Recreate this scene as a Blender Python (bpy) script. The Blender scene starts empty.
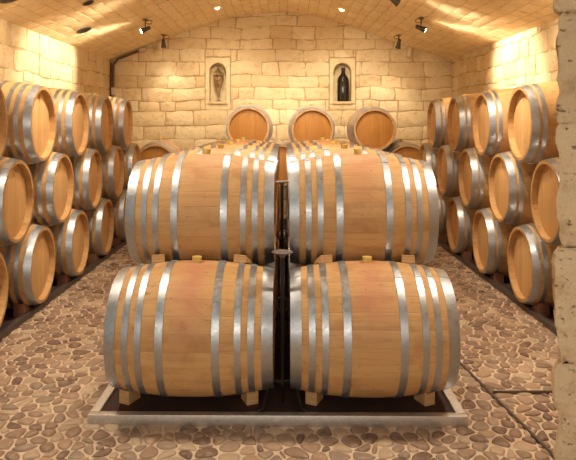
import bpy, bmesh, math, random
from mathutils import Vector, Matrix, kdtree
random.seed(11)
PI = math.pi
col = bpy.context.scene.collection
H = 1.53            # camera height
F = 605.0           # focal length in px at 576 wide
WY = 10.22            # back wall
XL, XR = -2.91, 2.88

# ------------------------------------------------------------------ helpers
def link(name, bm, mat, parent=None, loc=None, smooth=False, sharp=35):
    me = bpy.data.meshes.new(name)
    bm.normal_update()
    bm.to_mesh(me); bm.free()
    if mat is not None: me.materials.append(mat)
    o = bpy.data.objects.new(name, me); col.objects.link(o)
    if parent: o.parent = parent
    if loc: o.location = loc
    if smooth:
        me.polygons.foreach_set('use_smooth', [True]*len(me.polygons))
        try: me.set_sharp_from_angle(angle=math.radians(sharp))
        except Exception: pass
    return o
def tag(o, label, cat, group=None, kind=None):
    if label: o['label'] = label
    if cat: o['category'] = cat
    if group: o['group'] = group
    if kind: o['kind'] = kind
    return o
def empty(name, loc, rot=(0,0,0)):
    o = bpy.data.objects.new(name, None); col.objects.link(o)
    o.location = loc; o.rotation_euler = rot; o.empty_display_size = .1
    return o
def copy_tree(o, parent=None):
    c = o.copy(); col.objects.link(c); c.parent = parent
    for ch in [x for x in bpy.data.objects if x.parent == o]: copy_tree(ch, c)
    return c
def box(bm, x0, x1, y0, y1, z0, z1, bev=0.0):
    r = bmesh.ops.create_cube(bm, size=1.0)
    vs = r['verts']
    for v in vs:
        v.co = Vector(((x0+x1)/2+v.co.x*(x1-x0), (y0+y1)/2+v.co.y*(y1-y0), (z0+z1)/2+v.co.z*(z1-z0)))
    if bev:
        es = list({e for v in vs for e in v.link_edges})
        bmesh.ops.bevel(bm, geom=es, offset=bev, segments=2, affect='EDGES', profile=.5)
def lathe(bm, prof, seg=48, axis='Z', cap=False, loc=(0,0,0)):
    """prof = [(r, a)], revolve around axis"""
    rings = []
    loc = Vector(loc)
    for r, a in prof:
        ring = []
        if r < 1e-5:
            p = Vector((0,0,a)) if axis == 'Z' else Vector((a,0,0))
            ring = [bm.verts.new(p+loc)]
        else:
            for i in range(seg):
                t = 2*PI*i/seg
                p = Vector((r*math.cos(t), r*math.sin(t), a)) if axis == 'Z' else Vector((a, r*math.cos(t), r*math.sin(t)))
                ring.append(bm.verts.new(p+loc))
        rings.append(ring)
    for A, B in zip(rings, rings[1:]):
        if len(A) == 1 and len(B) == 1: continue
        for i in range(seg):
            j = (i+1) % seg
            if len(A) == 1: bm.faces.new((A[0], B[j], B[i]))
            elif len(B) == 1: bm.faces.new((A[i], A[j], B[0]))
            else: bm.faces.new((A[i], A[j], B[j], B[i]))
    bmesh.ops.recalc_face_normals(bm, faces=bm.faces)
def tube(bm, pts, r, seg=8, caps=True):
    pts = [Vector(p) for p in pts]
    rings = []
    up = Vector((0.13, 0.21, 1)).normalized()
    n0 = None
    for i, p in enumerate(pts):
        d = (pts[min(i+1, len(pts)-1)]-pts[max(i-1, 0)]).normalized()
        a = d.cross(up) if n0 is None else n0-d*n0.dot(d)
        if a.length < 1e-4: a = d.cross(Vector((1,0,0)))
        a.normalize(); n0 = a
        b = d.cross(a)
        rr = r[i] if isinstance(r, (list, tuple)) else r
        rings.append([bm.verts.new(p+a*rr*math.cos(2*PI*k/seg)+b*rr*math.sin(2*PI*k/seg)) for k in range(seg)])
    for A, B in zip(rings, rings[1:]):
        for i in range(seg):
            j = (i+1) % seg
            bm.faces.new((A[i], A[j], B[j], B[i]))
    if caps:
        bm.faces.new(rings[0][::-1]); bm.faces.new(rings[-1])
    bmesh.ops.recalc_face_normals(bm, faces=bm.faces)
def prism(bm, poly, x0, x1, axis='X'):
    """poly in (u,v) -> (y,z), extruded along x"""
    A = [bm.verts.new((x0, u, v)) for u, v in poly]
    B = [bm.verts.new((x1, u, v)) for u, v in poly]
    n = len(poly)
    bm.faces.new(A[::-1]); bm.faces.new(B)
    for i in range(n):
        j = (i+1) % n
        bm.faces.new((A[i], A[j], B[j], B[i]))
    bmesh.ops.recalc_face_normals(bm, faces=bm.faces)

# ------------------------------------------------------------------ materials
class NT:
    def __init__(s, name):
        s.m = bpy.data.materials.new(name); s.m.use_nodes = True
        s.t = s.m.node_tree; s.b = s.t.nodes['Principled BSDF']
    def n(s, typ, **kw):
        nd = s.t.nodes.new(typ)
        for k, v in kw.items():
            if k.startswith('i_'):
                nd.inputs[k[2:]].default_value = v
            else: setattr(nd, k, v)
        return nd
    def l(s, a, b): s.t.links.new(a, b)
    def math(s, op, a, b=None, c=None, clamp=False):
        nd = s.t.nodes.new('ShaderNodeMath'); nd.operation = op; nd.use_clamp = clamp
        for i, v in enumerate((a, b, c)):
            if v is None: continue
            if isinstance(v, (int, float)): nd.inputs[i].default_value = v
            else: s.l(v, nd.inputs[i])
        return nd.outputs[0]
    def mix(s, fac, a, b, mode='MIX'):
        nd = s.t.nodes.new('ShaderNodeMix'); nd.data_type = 'RGBA'; nd.blend_type = mode
        for k, v in ((0, fac), (6, a), (7, b)):
            if isinstance(v, (int, float)): nd.inputs[k].default_value = v
            elif isinstance(v, tuple): nd.inputs[k].default_value = (*v, 1)
            else: s.l(v, nd.inputs[k])
        return nd.outputs[2]
    def noise(s, vec, scale, detail=4, rough=.55, dist=0):
        nd = s.n('ShaderNodeTexNoise', i_Scale=scale, i_Detail=detail, i_Roughness=rough, i_Distortion=dist)
        if vec is not None: s.l(vec, nd.inputs['Vector'])
        return nd.outputs['Fac']
    def ramp(s, fac, a, b):
        nd = s.n('ShaderNodeMapRange'); nd.interpolation_type = 'SMOOTHSTEP'
        nd.inputs[1].default_value = a; nd.inputs[2].default_value = b
        s.l(fac, nd.inputs[0]); return nd.outputs[0]
    def mapping(s, vec, scale=(1,1,1), loc=(0,0,0)):
        nd = s.n('ShaderNodeMapping'); nd.inputs['Scale'].default_value = scale; nd.inputs['Location'].default_value = loc
        s.l(vec, nd.inputs['Vector']); return nd.outputs[0]
    def bump(s, h, dist, strength=1.0, prev=None):
        nd = s.n('ShaderNodeBump'); nd.inputs['Distance'].default_value = dist; nd.inputs['Strength'].default_value = strength
        s.l(h, nd.inputs['Height'])
        if prev is not None: s.l(prev, nd.inputs['Normal'])
        return nd.outputs[0]
    def set(s, **kw):
        for k, v in kw.items():
            k = k.replace('_', ' ')
            inp = s.b.inputs[k]
            if isinstance(v, (int, float)): inp.default_value = v
            elif isinstance(v, tuple): inp.default_value = (*v, 1)
            else: s.l(v, inp)
        return s.m

def stone_mat(name, c0, c1, pit, tint=(.75,.52,.30), pits=.5, bumpd=.012):
    s = NT(name)
    tc = s.n('ShaderNodeTexCoord').outputs['Object']
    at = s.n('ShaderNodeAttribute', attribute_name='var').outputs['Fac']
    base = s.mix(at, c0, c1)
    big = s.noise(tc, 1.7, 3)
    base = s.mix(s.math('MULTIPLY', s.ramp(big, .45, .75), .55), base, tint)
    med = s.noise(tc, 9, 6, .65)
    base = s.mix(s.math('MULTIPLY', s.ramp(med, .50, .70), .45), base, tint, 'MULTIPLY')
    p = s.ramp(s.noise(s.mapping(tc, (1,1,1.6)), 26, 5, .7), .60, .72)
    base = s.mix(s.math('MULTIPLY', p, pits), base, pit)
    h = s.math('ADD', s.math('MULTIPLY', med, 1.0), s.math('MULTIPLY', s.noise(tc, 45, 4, .7), .35))
    h = s.math('SUBTRACT', h, s.math('MULTIPLY', p, .35))
    return s.set(Base_Color=base, Roughness=.92, Normal=s.bump(h, bumpd, .9), Specular_IOR_Level=.2)
M_wall = stone_mat('limestone_wall', (.68,.50,.27), (.82,.66,.40), (.36,.21,.09), (.74,.50,.24), bumpd=.03, pits=.65)
M_ceil = stone_mat('vault_stone', (.84,.65,.37), (.90,.73,.45), (.52,.34,.16), (.78,.56,.28), pits=.4, bumpd=.010)
M_joint = stone_mat('wall_mortar', (.44,.27,.12), (.54,.36,.18), (.28,.16,.07), (.40,.24,.10))
M_cjoint = stone_mat('vault_mortar', (.62,.46,.26), (.68,.51,.30), (.42,.28,.14), (.56,.40,.22))
M_jamb = stone_mat('jamb_stone', (.60,.42,.24), (.76,.56,.35), (.22,.14,.07), (.52,.38,.22), pits=.8, bumpd=.03)

def pebble_mat():
    s = NT('cobble')
    tc = s.n('ShaderNodeTexCoord').outputs['Object']
    at = s.n('ShaderNodeAttribute', attribute_name='var').outputs['Fac']
    r = s.n('ShaderNodeValToRGB'); s.l(at, r.inputs[0])
    e = r.color_ramp.elements
    e[0].position = 0; e[0].color = (.15,.085,.055,1)
    e[1].position = 1; e[1].color = (.50,.37,.24,1)
    for p, c in ((.2,(.23,.135,.085,1)), (.45,(.33,.205,.125,1)), (.6,(.27,.19,.135,1)), (.75,(.40,.25,.15,1))):
        q = e.new(p); q.color = c
    n1 = s.noise(tc, 28, 5, .65)
    c = s.mix(s.math('MULTIPLY', s.ramp(n1, .4, .7), .4), r.outputs[0], (.48,.33,.22))
    return s.set(Base_Color=c, Roughness=.55, Normal=s.bump(s.noise(tc, 70, 4, .6), .004, .8), Specular_IOR_Level=.45)
M_peb = pebble_mat()
def mortar_mat():
    s = NT('floor_mortar')
    tc = s.n('ShaderNodeTexCoord').outputs['Object']
    c = s.mix(s.noise(tc, 14, 5, .6), (.56,.40,.27), (.74,.56,.40))
    return s.set(Base_Color=c, Roughness=.9, Normal=s.bump(s.noise(tc, 90, 4, .7), .006, .8))
M_mort = mortar_mat()

def oak_mat(name, lo, hi, wine=True, staves=26):
    s = NT(name)
    tc = s.n('ShaderNodeTexCoord').outputs['Object']
    sp = s.n('ShaderNodeSeparateXYZ'); s.l(tc, sp.inputs[0])
    X, Y, Z = sp.outputs
    rnd = s.n('ShaderNodeObjectInfo').outputs['Random']
    ang = s.math('MULTIPLY', s.math('ARCTAN2', Y, Z), staves/(2*PI))
    angw = s.math('ADD', ang, .37)
    idx = s.math('FLOOR', angw)
    wn = s.n('ShaderNodeTexWhiteNoise', noise_dimensions='2D')
    cb = s.n('ShaderNodeCombineXYZ'); s.l(idx, cb.inputs[0]); s.l(s.math('MULTIPLY', rnd, 91.0), cb.inputs[1])
    s.l(cb.outputs[0], wn.inputs['Vector'])
    fr = s.math('FRACT', angw)
    seam = s.math('MINIMUM', fr, s.math('SUBTRACT', 1.0, fr))
    seam = s.math('SUBTRACT', 1.0, s.ramp(seam, 0.0, .035))
    off = s.n('ShaderNodeCombineXYZ'); s.l(s.math('MULTIPLY', rnd, 37.0), off.inputs[0]); s.l(idx, off.inputs[1])
    va = s.n('ShaderNodeVectorMath', operation='ADD'); s.l(tc, va.inputs[0]); s.l(off.outputs[0], va.inputs[1])
    grain = s.noise(s.mapping(va.outputs[0], (2.2, 38, 38)), 1.6, 6, .62, .3)
    blot = s.noise(va.outputs[0], 5.5, 4, .6)
    c = s.mix(wn.outputs['Value'], lo, hi)
    c = s.mix(s.math('MULTIPLY', s.ramp(grain, .45, .72), .40), c, (.30,.150,.055))
    c = s.mix(s.math('MULTIPLY', s.ramp(blot, .48, .70), .6), c, (.37,.175,.06))
    spot = s.ramp(s.noise(s.mapping(va.outputs[0], (9, 16, 16)), 2.0, 3, .6), .63, .74)
    c = s.mix(s.math('MULTIPLY', spot, .55), c, (.17,.075,.03))
    c = s.mix(s.math('MULTIPLY', seam, .20), c, (.20,.10,.04))
    if wine:
        # wine spilt around the bung (top, middle), running down the belly
        ax = s.math('MULTIPLY', s.math('ABSOLUTE', X), 1.0)
        wob = s.noise(s.mapping(va.outputs[0], (1, .6, .6)), 9, 4, .6)
        band = s.ramp(s.math('ADD', ax, s.math('MULTIPLY', wob, .22)), .27, .09)
        hgt = s.ramp(Z, -.12, .30)
        wf = s.math('MULTIPLY', s.math('MULTIPLY', band, hgt), s.math('ADD', .20, s.math('MULTIPLY', rnd, .35)))
        c = s.mix(wf, c, (.50,.17,.11))
    h = s.math('SUBTRACT', s.math('MULTIPLY', grain, .3), s.math('MULTIPLY', seam, .45))
    return s.set(Base_Color=c, Roughness=.58, Normal=s.bump(h, .0022, .8), Specular_IOR_Level=.32)
M_oak = oak_mat('oak_staves', (.52,.285,.108), (.59,.345,.145))
M_oak2 = oak_mat('oak_staves_plain', (.54,.30,.11), (.61,.355,.145), wine=False)

def head_mat(name, lo, hi, dark):
    s = NT(name)
    tc = s.n('ShaderNodeTexCoord').outputs['Object']
    sp = s.n('ShaderNodeSeparateXYZ'); s.l(tc, sp.inputs[0])
    X, Y, Z = sp.outputs
    rnd = s.n('ShaderNodeObjectInfo').outputs['Random']
    q = s.math('ADD', s.math('MULTIPLY', Y, 13.5), s.math('MULTIPLY', rnd, 3.0))
    idx = s.math('FLOOR', q)
    wn = s.n('ShaderNodeTexWhiteNoise', noise_dimensions='2D')
    cb = s.n('ShaderNodeCombineXYZ'); s.l(idx, cb.inputs[0]); s.l(s.math('MULTIPLY', rnd, 57.0), cb.inputs[1])
    s.l(cb.outputs[0], wn.inputs['Vector'])
    fr = s.math('FRACT', q)
    seam = s.math('SUBTRACT', 1.0, s.ramp(s.math('MINIMUM', fr, s.math('SUBTRACT', 1.0, fr)), 0.0, .03))
    off = s.n('ShaderNodeCombineXYZ'); s.l(s.math('MULTIPLY', rnd, 23.0), off.inputs[0]); s.l(idx, off.inputs[1])
    va = s.n('ShaderNodeVectorMath', operation='ADD'); s.l(tc, va.inputs[0]); s.l(off.outputs[0], va.inputs[1])
    grain = s.noise(s.mapping(va.outputs[0], (30, 34, 2.0)), 1.5, 6, .6, .4)
    c = s.mix(wn.outputs['Value'], lo, hi)
    c = s.mix(s.math('MULTIPLY', s.ramp(grain, .45, .72), .38), c, dark)
    c = s.mix(s.math('MULTIPLY', seam, .35), c, dark)
    h = s.math('SUBTRACT', s.math('MULTIPLY', grain, .3), seam)
    return s.set(Base_Color=c, Roughness=.55, Normal=s.bump(h, .0012, .7), Specular_IOR_Level=.3)
M_head = head_mat('oak_head', (.62,.36,.14), (.70,.425,.185), (.42,.21,.07))
M_head_d = head_mat('oak_head_amber', (.40,.165,.03), (.46,.20,.042), (.24,.09,.018))

def steel_mat(name, base, rough, metal=1.0):
    s = NT(name)
    tc = s.n('ShaderNodeTexCoord').outputs['Object']
    v = s.n('ShaderNodeTexVoronoi', i_Scale=70.0); s.l(tc, v.inputs['Vector'])
    sx = s.n('ShaderNodeSeparateColor'); s.l(v.outputs['Color'], sx.inputs[0])
    n = s.noise(tc, 11, 4, .6)
    r = s.math('ADD', s.math('MULTIPLY', sx.outputs[0], .13), s.math('MULTIPLY', n, .12))
    r = s.math('ADD', r, rough)
    c = s.mix(s.math('MULTIPLY', sx.outputs[1], .4), base, tuple(x*.72 for x in base))
    sc = s.ramp(s.noise(tc, 30, 4, .7), .62, .70)
    c = s.mix(s.math('MULTIPLY', sc, .4), c, tuple(x*.5 for x in base))
    return s.set(Base_Color=c, Metallic=metal, Roughness=r)
M_hoop = steel_mat('galvanised_hoop', (.49,.51,.535), .30)
M_rail = steel_mat('brushed_steel', (.70,.65,.60), .42)
M_darkrail = steel_mat('dark_steel', (.16,.12,.10), .38, .7)
def plain(name, c, rough=.6, metal=0, noise=0.0, c2=None, sc=12, **kw):
    s = NT(name)
    if c2:
        tc = s.n('ShaderNodeTexCoord').outputs['Object']
        c = s.mix(s.ramp(s.noise(tc, sc, 5, .6), .35, .7), c, c2)
    s.set(Base_Color=c, Roughness=rough, Metallic=metal)
    if kw: s.set(**kw)
    return s.m
M_tray = plain('rust_tray', (.055,.018,.010), .75, 0, c2=(.03,.012,.009), sc=7)
M_iron = plain('wrought_iron', (.014,.012,.012), .42, .6, c2=(.022,.018,.016), sc=30)
M_bung = plain('bung_silicone', (.62,.42,.11), .5, c2=(.52,.34,.08), sc=40)
M_fix = plain('bronze_fixture', (.10,.075,.05), .42, .5, c2=(.06,.045,.03), sc=30)
M_blackhole = plain('black_baffle', (.02,.014,.010), .7, c2=(.03,.02,.014), sc=30)
M_stamp = plain('branded_mark', (.26,.13,.05), .8, c2=(.34,.18,.07), sc=60)
M_pipe = plain('brown_conduit', (.17,.085,.035), .5, .2, c2=(.11,.055,.025), sc=20)
M_clip = plain('cream_plaster', (.72,.56,.36), .8, c2=(.62,.46,.28), sc=20)
M_bottle = plain('black_glass', (.012,.008,.006), .07, c2=(.016,.010,.008), sc=5)
M_seal = plain('amber_seal', (.42,.16,.03), .35, c2=(.30,.10,.02), sc=40)
def wood_simple(name, a, b):
    s = NT(name)
    tc = s.n('ShaderNodeTexCoord').outputs['Object']
    g = s.noise(s.mapping(tc, (4, 40, 40)), 1.5, 5, .6, .4)
    return s.set(Base_Color=s.mix(s.ramp(g, .35, .7), a, b), Roughness=.65, Normal=s.bump(g, .001, .6))
M_chock = wood_simple('pine_chock', (.60,.35,.145), (.44,.22,.08))
M_chockd = wood_simple('stained_chock', (.24,.10,.045), (.16,.06,.03))
s = NT('clear_glass'); M_glass = s.set(Base_Color=(.97,.95,.90), Roughness=.03, Transmission_Weight=1.0, IOR=1.45)
s = NT('lamp_lens'); M_lens = s.set(Base_Color=(1,.9,.75), Roughness=.3, Emission_Color=(1,.83,.58), Emission_Strength=25.0)

# ------------------------------------------------------------------ vault profile
PROF = [(-2.91,2.61),(-2.42,2.80),(-1.96,2.975),(-1.56,3.11),(-.88,3.325),(-.2,3.41),(.1,3.41),(.68,3.325),(1.29,3.13),(2.03,2.87),(2.33,2.77),(2.88,2.625)]
def ceil_z(x):
    P = PROF
    x = min(max(x, P[0][0]), P[-1][0])
    for i in range(len(P)-1):
        if x <= P[i+1][0]: break
    p0 = P[max(i-1,0)]; p1 = P[i]; p2 = P[i+1]; p3 = P[min(i+2, len(P)-1)]
    h = p2[0]-p1[0]; t = (x-p1[0])/h
    m1 = (p2[1]-p0[1])/(p2[0]-p0[0])*h; m2 = (p3[1]-p1[1])/(p3[0]-p1[0])*h
    return (2*t**3-3*t*t+1)*p1[1]+(t**3-2*t*t+t)*m1+(-2*t**3+3*t*t)*p2[1]+(t**3-t*t)*m2

# ------------------------------------------------------------------ ashlar
def courses(u0, u1, v0, v1, hmin, hmax, lmin, lmax, rng):
    rects = []
    v = v0
    while v < v1-.02:
        h = rng.uniform(hmin, hmax)
        if v1-(v+h) < hmin*.6: h = v1-v
        u = u0-rng.uniform(0, lmax*.6)
        while u < u1:
            l = rng.uniform(lmin, lmax)
            a, b = max(u, u0), min(u+l, u1)
            if u1-b < lmin*.4: b = u1
            if b-a > .02:
                if rng.random() < .10 and l < .45 and h > .22:
                    m = v+h*rng.uniform(.4,.6)
                    rects.append((a,b,v,m)); rects.append((a,b,m,v+h))
                else: rects.append((a,b,v,v+h))
            u = u+l if b < u1 else u1+1
        v += h
    return rects
def cut(rects, hole):
    a0,a1,b0,b1 = hole
    out = []
    for (x0,x1,z0,z1) in rects:
        if x1 <= a0 or x0 >= a1 or z1 <= b0 or z0 >= b1: out.append((x0,x1,z0,z1)); continue
        if x0 < a0: out.append((x0,a0,z0,z1))
        if x1 > a1: out.append((a1,x1,z0,z1))
        m0, m1 = max(x0,a0), min(x1,a1)
        if z0 < b0: out.append((m0,m1,z0,b0))
        if z1 > b1: out.append((m0,m1,b1,z1))
    return out
def ashlar(bm, rects, fn, rng, gap=.004, depth=.014, jit=.010, bev=.014):
    """fn(u, v, w) -> world point; w is the height out of the mortar plane"""
    lay = bm.loops.layers.float_color.get('var') or bm.loops.layers.float_color.new('var')
    for (a,b,c,d) in rects:
        if b-a < .03 or d-c < .03: continue
        w = depth*rng.uniform(.55, 1.2)
        val = rng.random()
        J = lambda: rng.uniform(-jit, jit)
        nu = max(1, round((b-a)/.13)); nv = max(1, round((d-c)/.13))
        def grid(g, ww, jw):
            P = []
            for (i, j) in per:
                uu = a+g+(b-a-2*g)*i/nu; vv = c+g+(d-c-2*g)*j/nv
                P.append((uu, vv, ww))
            return P
        per = [(i,0) for i in range(nu)]+[(nu,j) for j in range(nv)]+[(i,nv) for i in range(nu,0,-1)]+[(0,j) for j in range(nv,0,-1)]
        jj = [(J(), J()) for _ in per]
        # round off the corners a little
        def ring(g, ww):
            out = []
            for (i,j), (ju,jv) in zip(per, jj):
                uu = a+g+(b-a-2*g)*i/nu; vv = c+g+(d-c-2*g)*j/nv
                if i in (0,nu) and j in (0,nv):
                    uu += .006*(1 if i == 0 else -1); vv += .006*(1 if j == 0 else -1)
                out.append(bm.verts.new(fn(uu+ju, vv+jv, ww)))
            return out
        r0 = ring(gap, -.004); r1 = ring(gap+.002, w*.6); r2 = ring(gap+bev, w)
        n = len(per); fs = []
        for A, B in ((r0,r1),(r1,r2)):
            for k in range(n):
                fs.append(bm.faces.new((A[k],A[(k+1)%n],B[(k+1)%n],B[k])))
        # inner grid
        if nu > 1 and nv > 1:
            idx = {p: r2[k] for k, p in enumerate(per)}
            for i in range(1,nu):
                for j in range(1,nv):
                    uu = a+gap+bev+(b-a-2*gap-2*bev)*i/nu; vv = c+gap+bev+(d-c-2*gap-2*bev)*j/nv
                    idx[(i,j)] = bm.verts.new(fn(uu+J(), vv+J(), w+rng.uniform(-.3,.4)*min(depth,.014)))
            for i in range(nu):
                for j in range(nv):
                    fs.append(bm.faces.new((idx[(i,j)],idx[(i+1,j)],idx[(i+1,j+1)],idx[(i,j+1)])))
        else:
            fs.append(bm.faces.new(r2))
        for f in fs:
            for lp in f.loops: lp[lay] = (val,val,val,1)

from mathutils import noise as mn
def slab(bm, pts):      # an 8 corner closed slab, material slot 1
    vs = [bm.verts.new(p) for p in pts]
    for q in ((0,1,2,3),(7,6,5,4),(0,4,5,1),(1,5,6,2),(2,6,7,3),(3,7,4,0)):
        f = bm.faces.new([vs[i] for i in q]); f.material_index = 1
    
# niches in the back wall (x centre, half width, sill, spring, block rectangle)
NICHE = [(-1.085,.150,1.91,2.42,(-1.30,-.87,1.87,2.66)), (1.02,.160,1.91,2.41,(.795,1.245,1.87,2.65))]
rng = random.Random(5)
bm = bmesh.new()
rects = courses(XL, XR, 0, 3.5, .17, .27, .26, .72, rng)
for (cx,hw,z0,z1,R) in NICHE: rects = cut(rects, R)
rects = [r for r in rects if r[2] < max(ceil_z(r[0]), ceil_z(r[1]), ceil_z((r[0]+r[1])/2))+.02]
def damp(u, v):
    d = 9
    for (_,_,_,_,R) in NICHE:
        d = min(d, max(R[0]-u, u-R[1], R[2]-v, v-R[3], 0))
    return min(1, d/.25)
def warp(u, v, k=1.0):
    a = mn.noise(Vector((u*1.3, v*1.3, 3.3)))*.045+mn.noise(Vector((u*5, v*5, 7.7)))*.018
    b = mn.noise(Vector((u*1.1, v*1.3, 13.3)))*.055+mn.noise(Vector((u*5, v*5, 27.7)))*.020
    return u+a*k, v+b*k
def back_fn(u, v, w):
    k = damp(u, v)*min(1, (u-XL)/.2, (XR-u)/.2); u2, v2 = warp(u, v, max(k, 0))
    return Vector((u2, WY-w, min(v2, ceil_z(u2)+.03)))
ashlar(bm, rects, back_fn, rng)
for f in bm.faces: f.material_index = 0
# backing with rectangular openings behind the niche stones
cells = cut([(XL-.3, XR+.3, -.05, 3.5)], NICHE[0][4]); cells = cut(cells, NICHE[1][4])
for (a,b,c,d) in cells:
    slab(bm, [(a,WY,c),(b,WY,c),(b,WY,d),(a,WY,d),(a,WY+.3,c),(b,WY+.3,c),(b,WY+.3,d),(a,WY+.3,d)])
# niche stone: face with arched hole, recess
lay = bm.loops.layers.float_color.get('var')
for k, (cx,hw,z0,z1,R) in enumerate(NICHE):
    yf = WY-.014; yb = WY+.19
    arch = [(cx-hw, z0)]+[(cx+hw*math.cos(t), z1+hw*math.sin(t)) for t in [PI-PI*i/16 for i in range(17)]]+[(cx+hw, z0)]
    n = len(arch)
    g = .008
    outer = []
    for (x,z) in arch:     # project to the rectangle outline
        dx, dz = x-cx, z-(z1+.02)
        if (x,z) == arch[0]: outer.append((R[0]+g, z0)); continue
        if (x,z) == arch[-1]: outer.append((R[1]-g, z0)); continue
        tx = ((R[1]-g-cx) if dx > 0 else (cx-R[0]-g))/max(abs(dx),1e-6)
        tz = ((R[3]-g)-(z1+.02))/max(dz,1e-6) if dz > 0 else 1e9
        t = min(tx, tz); outer.append((cx+dx*t, (z1+.02)+dz*t))
    A = [bm.verts.new((x,yf,z)) for x,z in arch]
    A2 = [bm.verts.new((cx+(x-cx)*.93, yf+.012, z-(.012 if z > z1 else 0))) for x,z in arch]
    B = [bm.verts.new((cx+(x-cx)*.93,yb,z-(.012 if z > z1 else 0))) for x,z in arch]
    O = [bm.verts.new((x,yf,z)) for x,z in outer]
    fs = []
    for i in range(n-1):
        fs.append(bm.faces.new((O[i],O[i+1],A[i+1],A[i])))
        fs.append(bm.faces.new((A[i],A[i+1],A2[i+1],A2[i])))
        fs.append(bm.faces.new((A2[i],A2[i+1],B[i+1],B[i])))
    # corners of the rectangle top
    tl = bm.verts.new((R[0]+g,yf,R[3]-g)); tr = bm.verts.new((R[1]-g,yf,R[3]-g))
    for i in range(n-1):
        if abs(outer[i][0]-(R[0]+g)) < 1e-4 and abs(outer[i+1][1]-(R[3]-g)) < 1e-4: fs.append(bm.faces.new((O[i],tl,O[i+1])))
        if abs(outer[i][1]-(R[3]-g)) < 1e-4 and abs(outer[i+1][0]-(R[1]-g)) < 1e-4: fs.append(bm.faces.new((O[i],tr,O[i+1])))
    fs.append(bm.faces.new(B))
    # below the sill
    p = [bm.verts.new(q) for q in ((R[0]+g,yf,R[2]),(R[1]-g,yf,R[2]),(R[1]-g,yf,z0),(R[0]+g,yf,z0))]
    fs.append(bm.faces.new(p))
    q = [bm.verts.new(t) for t in ((cx-hw,yf,z0),(cx+hw,yf,z0),(cx+hw,yb,z0),(cx-hw,yb,z0))]
    fs.append(bm.faces.new(q))
    for f in fs:
        f.material_index = 0
        for lp in f.loops: lp[lay] = (.5,.5,.5,1)
bmesh.ops.recalc_face_normals(bm, faces=[f for f in bm.faces])
wb = link('wall_back', bm, M_wall, smooth=True, sharp=30); wb.data.materials.append(M_joint); wb['kind'] = 'structure'
for k, (cx,hw,z0,z1,R) in enumerate(NICHE):
    bm = bmesh.new(); box(bm, cx-hw-.012, cx+hw+.012, WY-.05, WY+.16, z0-.045, z0, .010)
    o = link('trim_%d' % (k+1), bm, M_wall, smooth=True); o['kind'] = 'structure'

# side walls
def side_wall(name, X, sgn, seed):
    rng = random.Random(seed)
    bm = bmesh.new()
    rects = courses(2.78, WY, 0, 2.66, .18, .29, .22, .50, rng)
    def fn(u, v, w):
        u2, v2 = warp(u+X*7, v, max(0, min(1, (WY-u)/.2, (2.66-v)/.1))); return Vector((X-sgn*w, u2-X*7, v2))
    ashlar(bm, rects, fn, rng)
    for f in bm.faces: f.material_index = 0
    a, b = sorted((X, X+sgn*.3))
    slab(bm, [(a,2.3,-.05),(b,2.3,-.05),(b,2.3,2.66),(a,2.3,2.66),(a,WY+.3,-.05),(b,WY+.3,-.05),(b,WY+.3,2.66),(a,WY+.3,2.66)])
    bmesh.ops.recalc_face_normals(bm, faces=list(bm.faces))
    o = link(name, bm, M_wall, smooth=True, sharp=30); o.data.materials.append(M_joint); o['kind'] = 'structure'
side_wall('wall_left', XL, -1, 21); side_wall('wall_right', XR, 1, 22)

# vault
rng = random.Random(9)
xs = [XL+(XR-XL)*i/400 for i in range(401)]
pts = [(x, ceil_z(x)) for x in xs]
cum = [0]
for p, q in zip(pts, pts[1:]): cum.append(cum[-1]+math.dist(p, q))
def on_vault(sv):
    sv = min(max(sv, 0), cum[-1])
    i = min(int(sv/cum[-1]*400), 399)
    while i > 0 and cum[i] > sv: i -= 1
    while i < 399 and cum[i+1] < sv: i += 1
    t = (sv-cum[i])/(cum[i+1]-cum[i])
    p, q = pts[i], pts[i+1]
    n = Vector((q[1]-p[1], -(q[0]-p[0]))).normalized()
    return p[0]+(q[0]-p[0])*t, p[1]+(q[1]-p[1])*t, n
def vfn(u, v, w):
    u2, v2 = warp(u, v+20, .45 if .2 < v < cum[-1]-.2 else 0)
    x, z, n = on_vault(v2-20)
    return Vector((x+n.x*w, u2, z+n.y*w))
bm = bmesh.new()
rects = courses(2.3, WY, 0, cum[-1], .13, .18, .24, .42, rng)
ashlar(bm, rects, vfn, rng, gap=.0015, depth=.0035, jit=.002, bev=.005)
for f in bm.faces: f.material_index = 0
N = 60
A = [];B = [];C = [];D = []
for i in range(N+1):
    x, z, n = on_vault(cum[-1]*i/N)
    A.append(bm.verts.new((x,2.3,z+.001))); B.append(bm.verts.new((x,WY+.3,z+.001)))
    C.append(bm.verts.new((x,2.3,z+.25))); D.append(bm.verts.new((x,WY+.3,z+.25)))
for i in range(N):
    for q in ((A[i],A[i+1],B[i+1],B[i]),(C[i],D[i],D[i+1],C[i+1]),(A[i],C[i],C[i+1],A[i+1]),(B[i],B[i+1],D[i+1],D[i])):
        f = bm.faces.new(q); f.material_index = 1
bm.faces.new((A[0],B[0],D[0],C[0])).material_index = 1
bm.faces.new((A[N],C[N],D[N],B[N])).material_index = 1
bmesh.ops.recalc_face_normals(bm, faces=list(bm.faces))
o = link('ceiling', bm, M_ceil, smooth=True, sharp=22); o.data.materials.append(M_cjoint); o['kind'] = 'structure'

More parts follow.
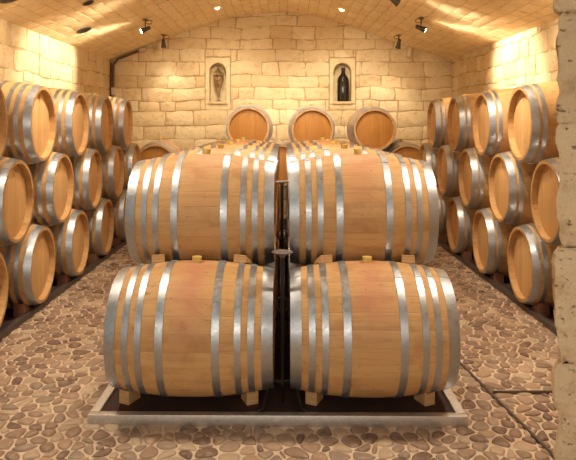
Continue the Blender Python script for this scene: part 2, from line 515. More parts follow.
# right jamb of the opening we look through
rng = random.Random(4)
bm = bmesh.new(); lay = bm.loops.layers.float_color.new('var')
from mathutils import noise as mn
def jamb_block(x0, x1, y0, y1, z0, z1, val, seed):
    step = .018
    nx = max(2, int((x1-x0)/.05)); ny = max(2, int((y1-y0)/step)); nz = max(2, int((z1-z0)/step))
    b2 = bmesh.new(); r = bmesh.ops.create_cube(b2, size=1)
    bmesh.ops.bisect_plane  # noqa
    for ax, n in ((0,nx),(1,ny),(2,nz)):
        for i in range(1, n):
            co = Vector((0,0,0)); co[ax] = -.5+i/n
            no = Vector((0,0,0)); no[ax] = 1
            bmesh.ops.bisect_plane(b2, geom=list(b2.verts)+list(b2.edges)+list(b2.faces), plane_co=co, plane_no=no)
    mp = {}
    for v in b2.verts:
        q = v.co.copy()
        # rounded block edges
        def rd(t, half, r=.03):
            return t
        p = Vector((x0+(q.x+.5)*(x1-x0), y0+(q.y+.5)*(y1-y0), z0+(q.z+.5)*(z1-z0)))
        ez = min(p.z-z0, z1-p.z); ex = p.x-x0; ey = p.y-y0
        rz = max(0, 1-ez/.025)**2*.012
        d = mn.noise(Vector((p.x*6+seed, p.y*6, p.z*6)))*.024+mn.noise(Vector((p.x*16+seed, p.y*16, p.z*16)))*.016+mn.noise(Vector((p.x*38+seed, p.y*38, p.z*38)))*.007
        if q.x < -.499: p.x += rz-d
        if q.y < -.499: p.y += rz-d*1.2
        if q.x < -.499 and q.y < -.499: p.x += .012; p.y += .012
        # splay: the face inside the opening runs away from the room axis
        p.x += max(0, (p.y-2.28))*.62*max(0, 1-(p.x-x0)/.5)
        mp[v] = bm.verts.new(p)
    for f in b2.faces:
        nf = bm.faces.new([mp[v] for v in f.verts])
        for lp in nf.loops: lp[lay] = (val,val,val,1)
    b2.free()
zz = 0; k = 0
for hgt, off, val in ((.26,.0,.5),(1.275,.0,.85),(.42,.006,.35),(.40,-.012,.55),(.40,.01,.3),(.40,0,.6),(.3,0,.5)):
    if hgt == 1.275:
        for a, b in ((zz,zz+.36),(zz+.36,zz+.80),(zz+.80,zz+hgt)):
            jamb_block(1.030+off+[.004,-.004,.0][k%3], 2.9, 2.28, 2.62, a, b, val-.1*(k%2), k*3.1); k += 1
    else:
        jamb_block(1.030+off, 2.9, 2.28, 2.62, zz, zz+hgt, val, k*3.1); k += 1
    zz += hgt
bmesh.ops.recalc_face_normals(bm, faces=list(bm.faces))
o = link('wall_front', bm, M_jamb, smooth=True, sharp=60); o['kind'] = 'structure'

# ------------------------------------------------------------------ floor
bm = bmesh.new(); lay = bm.loops.layers.float_color.new('var')
rng = random.Random(3)
S = .079
ptsf = []
def want(x, y):
    if y < 1.5 or y > 9.0 or abs(x) > 2.05: return False
    if abs(x) < .93 and 3.07 < y < 8.2: return False
    if x > 1.2 and y < 2.2 : return False
    return True
y = 1.0; row = 0
while y < 9.2:
    x = -2.2+(row % 2)*S/2
    while x < 2.2:
        if rng.random() > .13:
            ptsf.append((x+rng.uniform(-.42,.42)*S, y+rng.uniform(-.42,.42)*S, rng.uniform(0,.0016)))
        x += S
    y += S*.87; row += 1
kd = kdtree.KDTree(len(ptsf))
for i, p in enumerate(ptsf): kd.insert((p[0],p[1],0), i)
kd.balance()
for i, (px,py,pw) in enumerate(ptsf):
    if not want(px, py): continue
    poly = [(px-.1,py-.1),(px+.1,py-.1),(px+.1,py+.1),(px-.1,py+.1)]
    for co, j, d in kd.find_n((px,py,0), 17):
        if j == i or d < 1e-6: continue
        qx, qy, qw = ptsf[j]
        nx, ny = (qx-px)/d, (qy-py)/d
        lim = (d*d+pw-qw)/(2*d)-.0052
        out = []
        for a, b in zip(poly, poly[1:]+poly[:1]):
            da = (a[0]-px)*nx+(a[1]-py)*ny-lim; db = (b[0]-px)*nx+(b[1]-py)*ny-lim
            if da <= 0: out.append(a)
            if (da < 0) != (db < 0):
                t = da/(da-db); out.append((a[0]+(b[0]-a[0])*t, a[1]+(b[1]-a[1])*t))
        poly = out
        if len(poly) < 3: break
    if len(poly) < 3: continue
    for _ in range(2):
        np_ = []
        for a, b in zip(poly, poly[1:]+poly[:1]):
            np_.append((a[0]*.75+b[0]*.25, a[1]*.75+b[1]*.25)); np_.append((a[0]*.25+b[0]*.75, a[1]*.25+b[1]*.75))
        poly = np_
    # merge very short edges
    q = [poly[0]]
    for p in poly[1:]:
        if math.dist(p, q[-1]) > .004: q.append(p)
    if len(q) > 3 and math.dist(q[0], q[-1]) < .004: q.pop()
    poly = q
    if len(poly) < 4: continue
    cx = sum(p[0] for p in poly)/len(poly); cy = sum(p[1] for p in poly)/len(poly)
    val = rng.random(); top = rng.uniform(.009,.015)
    tx, ty = rng.uniform(-.04,.04), rng.uniform(-.04,.04)
    rings = []
    for sc, z in ((1.0,-.002),(.96,top*.35),(.84,top*.72),(.56,top*.95)):
        rings.append([bm.verts.new((cx+(p[0]-cx)*sc, cy+(p[1]-cy)*sc, z+((p[0]-cx)*tx+(p[1]-cy)*ty)*(0 if z < 0 else 1))) for p in poly])
    c = bm.verts.new((cx,cy,top)); fs = []; n = len(poly)
    for A_, B_ in zip(rings, rings[1:]):
        for k in range(n): fs.append(bm.faces.new((A_[k],A_[(k+1)%n],B_[(k+1)%n],B_[k])))
    for k in range(n): fs.append(bm.faces.new((rings[-1][k],rings[-1][(k+1)%n],c)))
    for f in fs:
        for lp in f.loops: lp[lay] = (val,val,val,1)
for f in bm.faces: f.material_index = 0
slab(bm, [(-3.2,-1.5,-.15),(3.2,-1.5,-.15),(3.2,-1.5,0),(-3.2,-1.5,0),(-3.2,10.6,-.15),(3.2,10.6,-.15),(3.2,10.6,0),(-3.2,10.6,0)])
bmesh.ops.recalc_face_normals(bm, faces=list(bm.faces))
o = link('floor', bm, M_peb, smooth=True, sharp=60); o.data.materials.append(M_mort); o['kind'] = 'structure'
# steel edging let into the cobbles at the right
bm = bmesh.new()
box(bm, 1.195, 1.75, 3.42, 3.432, 0, .019)
v = []
for (x,y) in ((1.095,4.12),(1.108,4.12),(1.262,2.66),(1.249,2.66)): v.append((x,y))
A_ = [bm.verts.new((x,y,0)) for x,y in v]; B_ = [bm.verts.new((x,y,.019)) for x,y in v]
bm.faces.new(A_[::-1]); bm.faces.new(B_)
for i in range(4): bm.faces.new((A_[i],A_[(i+1)%4],B_[(i+1)%4],B_[i]))
bmesh.ops.recalc_face_normals(bm, faces=list(bm.faces))
o = link('trim_3', bm, M_darkrail); o['kind'] = 'structure'

# ------------------------------------------------------------------ barrel
BL, RB, RH = .420, .352, .303       # half length, bilge radius, head radius
def rad(x): return RB-(RB-RH)*(abs(x)/BL)**2.1
def hoop_bm(x0, x1, phase):
    bm = bmesh.new()
    t = .0028
    prof = []
    n = 4
    for i in range(n+1): 
        x = x0+(x1-x0)*i/n; prof.append((rad(x)+t, x))
    prof = [(rad(x0)-.001, x0)]+prof+[(rad(x1)-.001, x1)]
    lathe(bm, prof, 72, 'X')
    # lap joint and rivets near the top
    xm = (x0+x1)/2; w = (x1-x0)*.46
    a = PI/2+phase
    R = rad(xm)+t
    for k in range(2):
        aa = a+(k-.5)*.10
        c = Vector((xm, math.cos(aa)*(R+.001), math.sin(aa)*(R+.001)))
        m = Matrix.Translation(c) @ Matrix.Rotation(aa-PI/2, 4, 'X')
        bmesh.ops.create_uvsphere(bm, u_segments=8, v_segments=5, radius=.0055, matrix=m @ Matrix.Diagonal((1,1,.5,1)))
    vs0 = []
    for i in range(5):
        aa = a-.11+.22*i/4
        for x in (xm-w, xm+w):
            vs0.append(bm.verts.new((x, math.cos(aa)*(rad(x)+t+.0022), math.sin(aa)*(rad(x)+t+.0022))))
    base = []
    for i in (0,4):
        aa = a-.11+.22*i/4
        for x in (xm-w, xm+w): base.append(bm.verts.new((x, math.cos(aa)*(rad(x)), math.sin(aa)*(rad(x)))))
    for i in range(4): bm.faces.new((vs0[2*i],vs0[2*i+1],vs0[2*i+3],vs0[2*i+2]))
    bm.faces.new((base[0],base[1],vs0[1],vs0[0])); bm.faces.new((vs0[8],vs0[9],base[3],base[2]))
    bmesh.ops.recalc_face_normals(bm, faces=list(bm.faces))
    return bm
HOOPS8 = ((0,.056),(.092,.124),(.158,.190),(.262,.300))
HOOPS6 = ((0,.060),(.082,.114),(.335,.370))
def make_barrel(oak, head, phase=0.0, stamp='column', hoops=HOOPS8):
    root = empty('wine_barrel', (0,0,0))
    bm = bmesh.new()
    n = 28
    prof = [(RH-.030, -BL+.055),(RH-.025,-BL),(RH-.003,-BL),(RH,-BL+.004)]
    prof += [(rad(-BL+2*BL*i/n), -BL+2*BL*i/n) for i in range(1, n)]
    prof += [(RH,BL-.004),(RH-.003,BL),(RH-.025,BL),(RH-.030,BL-.055)]
    lathe(bm, prof, 80, 'X')
    link('stave_body', bm, oak, root, (0,0,RB), smooth=True, sharp=40)
    for sg in (-1, 1):
        bm = bmesh.new()
        x = sg*(BL-.042)
        pf = [(0, x),(RH-.05, x),(RH-.027, x-sg*.006),(RH-.027, x-sg*.02),(0, x-sg*.02)]
        lathe(bm, pf, 64, 'X')
        h = link('barrel_head', bm, head, root, (0,0,RB), smooth=True, sharp=40)
        if sg == 1 and stamp:
            bm = bmesh.new(); xs_ = x
            if stamp == 'column':
                q = [(-.012,.222),(.004,.219),(-.006,.212),(.012,.208),(-.010,.203),(.011,.197),(-.009,.191),(.010,.186),(.002,.182)]
                tube(bm, [(xs_+.0003, a_, b_) for a_, b_ in q], .0022, 6)
            else:
                ptsq = [(.028*math.cos(t)*(1 if t < 3 else .8), .215+.022*math.sin(t)) for t in [PI-PI*1.45*i/10 for i in range(11)]]+[(0,.185),(0,.17)]
                tube(bm, [(xs_+.0005, a, b) for a, b in ptsq], .0035, 6)
            st = link('burnt_stamp', bm, M_stamp, h)
            st['label'] = 'small dark burnt maker mark'
    for (a, b) in hoops:
        for sg in (-1, 1):
            x0, x1 = -BL+a, -BL+b
            if sg == 1: x0, x1 = -x1, -x0
            link('hoop', hoop_bm(x0, x1, phase+(a*.6)*sg), M_hoop, root, (0,0,RB), smooth=True, sharp=30)
    bm = bmesh.new()
    lathe(bm, [(0,RB-.012),(.021,RB-.012),(.027,RB+.026),(.0255,RB+.030),(0,RB+.030)], 20, 'Z')
    link('bung', bm, M_bung, root, (0,0,RB), smooth=True)
    return root
def child(root, nm):
    return [c for c in bpy.data.objects if c.parent == root and c.name.startswith(nm)]
protos = {}
def barrel(kind, loc, rotz, label, group, tilt=0.0):
    if kind not in protos:
        o = protos[kind] = make_barrel(*{'centre':(M_oak,M_head,.22,None),'left':(M_oak2,M_head,.5,'column'),'right':(M_oak2,M_head,.5,'column',HOOPS6),'back':(M_oak2,M_head_d,.4,'curl')}[kind])
    else:
        o = copy_tree(protos[kind])
    o.location = loc; o.rotation_euler = (0, tilt, rotz)
    tag(o, label, 'barrel', group)
    return o
ORD = ['first','second','third','fourth','fifth','sixth','seventh','eighth']
def rise(d, D=.704): return math.sqrt(D*D-(d/2)**2)
FLO = .03
chock_proto = {}
def chock(kind, poly, loc, rotz, mat, label, group, w=.10):
    if kind not in chock_proto:
        bm = bmesh.new(); prism(bm, poly, -w/2, w/2)
        bmesh.ops.bevel(bm, geom=list(bm.edges), offset=.003, segments=1, affect='EDGES')
        o = link('wedge_chock', bm, mat); chock_proto[kind] = o
    else:
        o = chock_proto[kind].copy(); col.objects.link(o)
    o.location = loc; o.rotation_euler = (0,0,rotz)
    tag(o, label, 'wedge', group)
    return o

# --- centre stack
YAW = math.radians(-.5)
C0 = Vector((0, 3.298, 0))
FLC = .074; TRF = .040
def cpos(x, y, z):
    c, s_ = math.cos(YAW), math.sin(YAW)
    return Vector((C0.x+x*c-y*s_*.3, C0.y+x*s_+y*c, z))     # the rows stay in line with the aisle
SP = .83
low_r = RB
up_z = rise(SP)
for sd, sn in ((-1,'left'),(1,'right')):
    for k in range(6):
        wh = 'front' if k == 0 else ORD[k]+' row'
        lab = ('front oak barrel in bottom tier of centre stack, %s half, standing on wedges' % sn) if k == 0 else \
              ('oak barrel in bottom tier of centre stack, %s half, %s from front' % (sn, ORD[k]))
        barrel('centre', cpos(sd*.464, SP*k, FLC), YAW+(PI if sd < 0 else 0), lab, 'barrels of the centre stack')
    for k in range(5):
        lab = ('front oak barrel in upper tier of centre stack, %s half' % sn) if k == 0 else \
              ('oak barrel in upper tier of centre stack, %s half, %s from front' % (sn, ORD[k]))
        barrel('centre', cpos(sd*.464, SP*(k+.5), FLC+up_z), YAW+(PI if sd < 0 else 0), lab, 'barrels of the centre stack')
    # chocks on the tray in front of the bottom barrels
    for off, wn in ((-.335 if sd < 0 else -.27,'outer' if sd < 0 else 'inner'),(.27 if sd < 0 else .28,'inner' if sd < 0 else 'outer')):
        rr = rad(.33); u0, u1 = .0, .10; ut = .07
        zt = RB+FLC-TRF-math.sqrt(rr*rr-ut*ut); sl = ut/math.sqrt(rr*rr-ut*ut)
        poly = [(-u1,0),(-u0,0),(-u0,zt+sl*(u0-ut)-.003),(-u1,zt+sl*(u1-ut)-.003)]
        chock('low', poly, cpos(sd*.464+off, 0, TRF), YAW+math.copysign(math.radians(24), off), M_chock,
              'pale wooden wedge on tray under %s end of %s front barrel' % (wn, sn), 'wedges under the centre stack', w=.065)
    for off, wn in ((-.21,'outer' if sd < 0 else 'inner'),(.22,'inner' if sd < 0 else 'outer')):
        rr = rad(.22)+.001
        a0, a1 = math.radians(60), math.radians(84)
        p = [(rr*math.cos(a), rr*math.sin(a)) for a in (a0, (a0+a1)/2, a1)]
        p += [((rr+.045)*math.cos(a1), (rr+.045)*math.sin(a1)), ((rr+.019)*math.cos(a0), (rr+.019)*math.sin(a0))]
        chock('top', [(u, v) for u, v in p], cpos(sd*.464+off, 0, FLC+RB), YAW-math.copysign(math.radians(14), off), M_chock,
              'pale wooden wedge between front barrel tiers, %s end of %s half' % (wn, sn), 'wedges between the tiers of the centre stack', w=.07)
# tray
t = empty('steel_tray', cpos(-.022,0,0), (0,0,YAW))
tag(t, 'low rust-brown tray with brushed steel rim under the centre stack', 'tray')
y0, y1, hx = -.245, 4.85, .962
bm = bmesh.new(); box(bm, -hx+.01, hx-.01, y0+.01, y1, 0, TRF); link('tray_floor', bm, M_tray, t)
bm = bmesh.new(); box(bm, -hx, hx, y0, y0+.045, .0, .058, .004); link('rim', bm, M_rail, t, smooth=True)['label'] = 'bright brushed steel front edge'
for sx in (-1, 1):
    bm = bmesh.new(); a, b = sorted((sx*hx, sx*(hx-.05))); box(bm, a, b, y0+.046, y1, .0, .056, .004); link('rim', bm, M_rail, t, smooth=True)

# wrought iron candle stands in the slot between the two halves
def candle_stand(loc, hgt, label):
    r = empty('candle_stand', loc)
    tag(r, label, 'stand', 'black iron stands in the centre slot')
    bm = bmesh.new(); tube(bm, [(0,0,.14),(0,0,hgt-.03)], .011, 10)
    lathe(bm, [(0,hgt*.55-.02),(.016,hgt*.55-.012),(.016,hgt*.55+.012),(0,hgt*.55+.02)], 12)
    link('post', bm, M_iron, r, smooth=True)
    for k in range(3):
        a = PI*.5+2*PI*k/3 if False else (PI, 0, PI/2)[k]
        d = Vector((math.cos(a), math.sin(a), 0))
        pp = [Vector((0,0,.16))+d*.005, d*.035+Vector((0,0,.165)), d*.068+Vector((0,0,.135)), d*.086+Vector((0,0,.07)), d*.095+Vector((0,0,.02)), d*.125+Vector((0,0,.009))]
        bm = bmesh.new(); tube(bm, pp, [.009,.009,.008,.007,.007,.009], 8); link('leg', bm, M_iron, r, smooth=True)
    bm = bmesh.new()
    lathe(bm, [(0,hgt-.03),(.012,hgt-.03),(.02,hgt-.012),(.052,hgt-.006),(.056,hgt),(.052,hgt+.002),(.02,hgt-.003),(0,hgt-.003)], 28)
    link('drip_pan', bm, M_darkrail, r, smooth=True)
    bm = bmesh.new()
    for sg in (-1, 1):
        pp = [(sg*.009,0,hgt*.62)]+[(sg*(.0145+.013*math.sin(q)),-.006,hgt*.62+.05-.03*math.cos(q)*1.0) for q in [PI*i/8 for i in range(9)]]
        tube(bm, pp, .004, 6)
    link('scroll', bm, M_iron, r, smooth=True)
    return r
candle_stand((0.002,3.125,TRF), .83, 'black iron stand with round pan at front of slot between centre barrels')
candle_stand((0.0,4.13,TRF), 1.10, 'taller thin black iron stand further back in slot between centre barrels')

# --- side stacks
def side_stack(sgn, sn, first3, sp, ks, zoff=FLO):
    """first3: y of the nearest head of the top tier; tiers 1 and 3 line up"""
    face = 1.945
    xc = sgn*(face+BL)
    rz = PI if sgn > 0 else 0
    up = .575
    rr = random.Random(31 if sgn > 0 else 37)
    for tier, (n, dy, tn) in enumerate(((ks,0,'bottom'),(ks,-.5,'middle'),(ks-1,0,'top'))):
        for k in range(n+(1 if tier == 1 else 0)):
            y = first3+sp*(k+dy)
            if y > 8.35: continue
            z = zoff+up*tier
            lab = 'oak barrel facing the aisle, %s wall stack, %s tier, %s from front' % (sn, tn, ORD[k])
            barrel(sn, (xc+rr.uniform(-.006,.006), y, z), rz+sgn*-math.radians(3.0)+math.radians(rr.uniform(-.6,.6)), lab, '%s-hand wall stack barrels' % sn)
            if tier == 0:
                r2 = rad(.33); u0, u1 = .08, .22; ut = .15
                zt = RB-math.sqrt(r2*r2-ut*ut); sl = ut/math.sqrt(r2*r2-ut*ut)
                poly = [(-u1,0),(-u0,0),(-u0,zt+sl*(u0-ut)-.003),(-u1,zt+sl*(u1-ut)-.003)]
                chock('side', poly, (sgn*(face+.10), y, zoff), 0, M_chockd,
                      'reddish wooden wedge under bottom barrel of %s wall stack, %s from front' % (sn, ORD[k]), 'wedges under the %s wall stack' % sn, w=.09)
    t = empty('steel_tray', (sgn*2.02, 0, 0))
    tag(t, 'long dark tray with steel kerb under the %s wall stack of barrels' % sn, 'tray')
    bm = bmesh.new(); a, b = sorted((sgn*.0, sgn*.82)); box(bm, a, b, 2.9, 8.66, 0, FLO); link('tray_floor', bm, M_tray, t)
    bm = bmesh.new(); a, b = sorted((-sgn*.045, 0)); box(bm, a, b, 2.9, 8.66, 0, .055, .004); link('rim', bm, M_darkrail, t, smooth=True)
side_stack(-1, 'left', 4.01, .91, 6)
side_stack(1, 'right', 3.97, .97, 6)

# --- row against the back wall, heads to the camera
yb = 8.74+BL
def nest(p, q, D=.706):
    (x0,z0),(x1,z1) = p, q
    dx, dz = x1-x0, z1-z0; L = math.hypot(dx,dz); h = math.sqrt(D*D-(L/2)**2)
    return ((x0+x1)/2-dz/L*h, (z0+z1)/2+dx/L*h)
z1 = FLO+RB
# bottom: 6 barrels spaced .9 on the floor tray, tier 2 nests, tier 3 nests
B1 = [(-2.28,z1),(-1.39,z1),(-.485,z1),(.415,z1),(1.37,z1),(2.27,z1)]
B2 = [nest(a,b) for a, b in zip(B1, B1[1:])]
B3 = [nest(B2[1],B2[2]), nest(B2[2],B2[3]), nest(B2[3],B2[4])]
PL = ['leftmost','second from left','third from left','fourth from left','fifth from left','sixth from left']
# bottom tier stays between the two wall stacks
B1v = B1
for i, (x,z) in enumerate(B1v):
    barrel('back', (x, yb, z-RB), -PI/2, 'oak barrel on floor tray in row by back wall, %s' % PL[i], 'back row barrels')
for i, (x,z) in enumerate(B2):
    barrel('back', (x, yb, z-RB), -PI/2, 'amber-headed oak barrel in middle tier by back wall, %s' % PL[i], 'back row barrels')
TOPN = ['leftmost, below glass niche','middle of three','rightmost']
for i, (x,z) in enumerate(B3):
    barrel('back', (x, yb, z-RB), -PI/2+(0 if i == 2 else 0), 'amber-headed oak barrel on top by back wall, '+TOPN[i], 'back row barrels')
t = empty('steel_tray', (0, 8.99, 0))
tag(t, 'low dark tray under the back row of barrels', 'tray')
bm = bmesh.new(); box(bm, -2.72, 2.70, -.28, .60, 0, FLO); link('tray_floor', bm, M_tray, t)

# ------------------------------------------------------------------ niche contents
cx, hw, nz = NICHE[1][0], NICHE[1][1], NICHE[1][2]
r = empty('wine_bottle', (cx+.02, WY+.07, nz))
tag(r, 'large dark wine bottle standing in the right wall niche', 'bottle')
bm = bmesh.new(); lathe(bm, [(0,0),(.092,0),(.098,.008),(.098,.34),(.094,.385),(.075,.425),(.045,.462),(.031,.50),(.030,.56),(.0,.56)], 40)
link('bottle_body', bm, M_bottle, r, smooth=True)
bm = bmesh.new(); lathe(bm, [(.0305,.52),(.033,.522),(.033,.572),(.028,.578),(0,.578)], 28); link('capsule', bm, M_blackhole, r, smooth=True)
cx, hw, nz = NICHE[0][0], NICHE[0][1], NICHE[0][2]
r = empty('glass_vessel', (cx+.01, WY+.06, nz))
tag(r, 'clear pointed glass vessel with amber medallion in the left wall niche', 'vessel')
bm = bmesh.new()
out = [(.0,.07),(.010,.08),(.016,.14),(.03,.21),(.06,.31),(.088,.40),(.092,.45),(.08,.50),(.055,.54),(.03,.565),(.026,.60),(.032,.61)]
inn = [(max(a-.004,0), b+(.006 if i < 2 else 0)) for i, (a,b) in enumerate(out)][::-1]
lathe(bm, out+inn, 36); link('glass_body', bm, M_glass, r, smooth=True)
bm = bmesh.new(); lathe(bm, [(0,.0),(.06,0),(.062,.008),(.015,.02),(.009,.03),(.009,.085),(0,.085)], 28); link('foot', bm, M_glass, r, smooth=True)
bm = bmesh.new()
for i in range(20):
    pass
bmesh.ops.create_uvsphere(bm, u_segments=20, v_segments=10, radius=.028, matrix=Matrix.Translation((0,-.084,.38)) @ Matrix.Diagonal((1,.25,1,1)))
link('medallion', bm, M_seal, r, smooth=True)
for a in (-1, 1):
    bm = bmesh.new(); tube(bm, [(a*.095,-.01,.44),(a*.07,-.02,.34),(a*.035,-.02,.22),(a*.012,-.012,.09)], .003, 8); link('cradle_arm', bm, M_pipe, r, smooth=True)
bm = bmesh.new()
lathe(bm, [(.092,.435),(.097,.435),(.097,.447),(.092,.447),(.092,.435)], 32); link('collar', bm, M_pipe, r, smooth=True)

# ------------------------------------------------------------------ pipe in the left corner
bm = bmesh.new()
path = [(XL+.075,WY-.055,2.14),(XL+.075,WY-.055,2.45),(XL+.08,WY-.055,2.53)]
for x in (-2.76,-2.68,-2.58,-2.48,-2.38): path.append((x, WY-.055, ceil_z(x)-.045))
tube(bm, path, .022, 10)
r = empty('conduit_pipe', (XL+.075,WY-.055,2.14)); tag(r, 'dark brown conduit pipe running down the far left corner from the vault', 'pipe')
o = link('pipe_run', bm, M_pipe, r, smooth=True); o.location = (-(XL+.075), -(WY-.055), -2.14)
bm = bmesh.new(); tube(bm, [(XL+.036,WY-.05,1.95),(XL+.036,WY-.05,2.56)], .016, 8)
o = link('pipe_run', bm, M_pipe, r, smooth=True); o.location = (-(XL+.075), -(WY-.055), -2.14)
bm = bmesh.new(); box(bm, XL+.05, XL+.12, WY-.10, WY-.028, 2.02, 2.14, .006)
o = link('junction_box', bm, M_clip, r, smooth=True); o['label'] = 'cream junction box'; o.location = (-(XL+.075), -(WY-.055), -2.14)
bm = bmesh.new(); box(bm, -2.40, -2.29, WY-.10, WY-.028, ceil_z(-2.35)-.085, ceil_z(-2.35)-.02, .006)
o = link('junction_box', bm, M_clip, r, smooth=True); o.location = (-(XL+.075), -(WY-.055), -2.14)
for nm_x, lb in ((-2.03,'small cream stone peg under the vault at the left of the back wall'),(2.14,'small cream stone peg under the vault at the right of the back wall')):
    bm = bmesh.new(); box(bm, -.035,.035,-.07,.02,-.09,.09,.01)
    o = link('stone_peg', bm, M_clip, smooth=True); o.location = (nm_x, WY-.02, ceil_z(nm_x)-.09); o.rotation_euler = (0,.25,0)
    tag(o, lb, 'peg')

# ------------------------------------------------------------------ lights
def lamp(kind, loc, aim, W, angle=70, blend=.6, size=.03, colr=(1,.885,.70), parent=None):
    L = bpy.data.lights.new('lamp', kind); L.energy = W; L.color = colr
    if kind == 'SPOT': L.spot_size = math.radians(angle); L.spot_blend = blend; L.shadow_soft_size = size
    else: L.shadow_soft_size = size
    o = bpy.data.objects.new('lamp', L); col.objects.link(o); o.location = loc
    d = Vector(aim)-Vector(loc)
    o.rotation_euler = d.to_track_quat('-Z','Y').to_euler()
    if parent:
        bpy.context.view_layer.update()
        o.parent = parent; o.matrix_parent_inverse = parent.matrix_world.inverted()
    return o
def spotlight(x, y, aim, W, label, angle=75, blend=.7, drop=.14, colr=(1,.885,.70), size=.10):
    z = ceil_z(x)-.012
    root = empty('spotlight', (x,y,z)); tag(root, label, 'spotlight', 'ceiling spotlights')
    bm = bmesh.new(); lathe(bm, [(0,0),(.035,0),(.035,-.014),(0,-.014)], 20); link('ceiling_plate', bm, M_fix, root, smooth=True)
    bm = bmesh.new(); tube(bm, [(0,0,-.01),(.0,0,-.05),(.0,0,-drop+.03)], .008, 8)
    tube(bm, [(.0+.045*math.cos(t)+(-.03 if x > 0 else .05),0,-.04+.026*math.sin(t)) for t in [2*PI*i/14 for i in range(14)]], .005, 6)
    link('bracket', bm, M_fix, root, smooth=True)
    c = Vector((0,0,-drop)); d = (Vector(aim)-(Vector((x,y,z))+c)).normalized()
    q = d.to_track_quat('Z','Y').to_matrix().to_4x4()
    bm = bmesh.new()
    lathe(bm, [(0,-.075),(.022,-.075),(.026,-.07),(.028,-.02),(.040,.055),(.046,.07),(.040,.07),(.030,.05),(0,.045)], 24)
    bmesh.ops.transform(bm, matrix=Matrix.Translation(c) @ q, verts=list(bm.verts)); link('lamp_head', bm, M_fix, root, smooth=True)
    bm = bmesh.new(); lathe(bm, [(0,.062),(.037,.062),(.037,.052),(0,.052)], 24)
    bmesh.ops.transform(bm, matrix=Matrix.Translation(c) @ q, verts=list(bm.verts)); link('lens', bm, M_lens, root, smooth=True)
    p = Vector((x,y,z))+c+d*.085
    lamp('SPOT', p, aim, W, angle, blend, size, colr, root)
    return root
def downlight(x, y, W, label, R=.05, on=True, angle=110, aim=None):
    z = ceil_z(x)-.010; sl = math.atan((ceil_z(x+.05)-ceil_z(x-.05))/.1)
    root = empty('recessed_downlight', (x,y,z), (0,-sl,0)); tag(root, label, 'downlight', 'recessed ceiling lights')
    bm = bmesh.new(); lathe(bm, [(R,0),(R+.014,-.002),(R+.014,-.010),(R,-.012),(R*.86,-.004),(R*.86,0)], 28); link('ring', bm, M_fix if not on else M_clip, root, smooth=True)
    bm = bmesh.new(); lathe(bm, [(0,-.003),(R*.87,-.003),(R*.87,0),(0,0)], 24); link('lens', bm, M_lens if on else M_blackhole, root, smooth=True)
    if on and W: lamp('SPOT', (x,y,z-.03), aim or (x,y,0), W, angle, .8, .04, parent=root)
    return root
G = 1.0
# the four seen in the photograph
spotlight(-1.90,8.41,(-2.9,7.9,2.25), 60*G, 'bronze track spotlight hanging from the vault, nearer one at left')
spotlight(-1.92,9.80,(-1.9,10.23,1.4), 14*G, 'bronze spotlight close to the back wall at left')
spotlight(1.83,7.96,(2.88,7.6,2.25), 60*G, 'bronze spotlight hanging from the vault, nearer one at right')
spotlight(1.83,9.49,(1.7,10.23,1.4), 14*G, 'bronze spotlight with bright lens close to the back wall at right')
downlight(-.98,9.21,40*G,'small bright recessed downlight in the vault left of centre',.035, aim=(-.9,10,0))
downlight(.90,9.15,40*G,'small bright recessed downlight in the vault right of centre',.035, aim=(.9,10,0))
downlight(-2.55,7.79,0,'unlit dark recessed ceiling light near the far left wall top',.085,False)
downlight(-2.58,5.74,0,'large dark recessed ceiling light at the top left of the view',.10,False)
downlight(-2.17,6.77,0,'small dark recessed ceiling light cut off by the top edge of the view',.05,False)
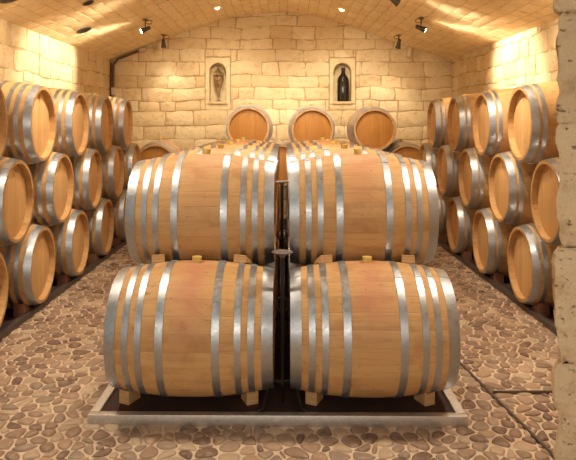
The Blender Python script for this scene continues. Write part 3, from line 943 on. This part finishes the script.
# added spotlights, unseen above the frame, to light the barrels, walls and niches
for i, (x,y,aim,W,an) in enumerate((
    (-1.6,2.9,(-1.0,3.2,.1),90,95),(1.6,2.9,(1.0,3.2,.1),90,95),
    (-1.2,4.3,(-2.6,5.3,1.9),130,90),(1.2,4.3,(2.6,5.3,1.9),130,90),
    (-.45,5.0,(-.6,8.4,.9),70,70),(.45,5.0,(.6,8.4,.9),70,70),
    (-1.3,6.2,(-2.9,7.4,1.95),140,66),(1.3,6.2,(2.9,7.4,1.95),140,66),
    (-.6,6.6,(-1.1,10.23,1.1),85,80),(.6,6.6,(1.1,10.23,1.1),85,80),
    (-.5,4.3,(-.5,5.0,1),90,100),(.5,4.3,(.5,5.0,1),90,100))):
    spotlight(x,y*1.137,aim,W*G,'added bronze vault spotlight out of view, %s' % ['over the front left barrels','over the front right barrels','washing the near left stack','washing the near right stack','left of mid centre','right of mid centre','washing the left wall','washing the right wall','aimed at the left niche','aimed at the right niche','above the left half of the centre stack','above the right half of the centre stack'][i], an)

for sg, nm in ((-1,'left'),(1,'right')):  # added unseen pair, aimed upward to brighten the vault stone
    spotlight(sg*1.7,3.9,(-sg*1.3,8.2,3.05),55,'added bronze vault spotlight out of view at the %s, turned up across the vault' % nm,80,drop=.22,size=.15)
w = bpy.data.worlds.new('World'); bpy.context.scene.world = w; w.use_nodes = True
w.node_tree.nodes['Background'].inputs[0].default_value = (1,.89,.74,1)
w.node_tree.nodes['Background'].inputs[1].default_value = .16

# lamp of the antechamber the picture is taken from
L = bpy.data.lights.new('antechamber_lamp', 'AREA'); L.shape = 'RECTANGLE'; L.size = 4.5; L.size_y = .7; L.energy = 40; L.color = (1,.9,.76)
lo = bpy.data.objects.new('antechamber_lamp', L); col.objects.link(lo); lo.location = (-.3,-1.5,1.75)
lo.rotation_euler = (Vector((0,3.2,.5))-lo.location).to_track_quat('-Z','Y').to_euler()
# ------------------------------------------------------------------ camera
cam = bpy.data.cameras.new('camera'); co = bpy.data.objects.new('camera', cam); col.objects.link(co)
co.location = (0,0,H); co.rotation_euler = (PI/2,0,0)
cam.sensor_width = 36; cam.lens = F/576*36; cam.shift_x = 6/576; cam.shift_y = -106/576; cam.clip_start = .05
sc = bpy.context.scene; sc.camera = co
sc.view_settings.view_transform = 'Standard'; sc.view_settings.look = 'None'; sc.view_settings.gamma = 1.0
sc.view_settings.exposure = .90; sc.view_settings.use_curve_mapping = False
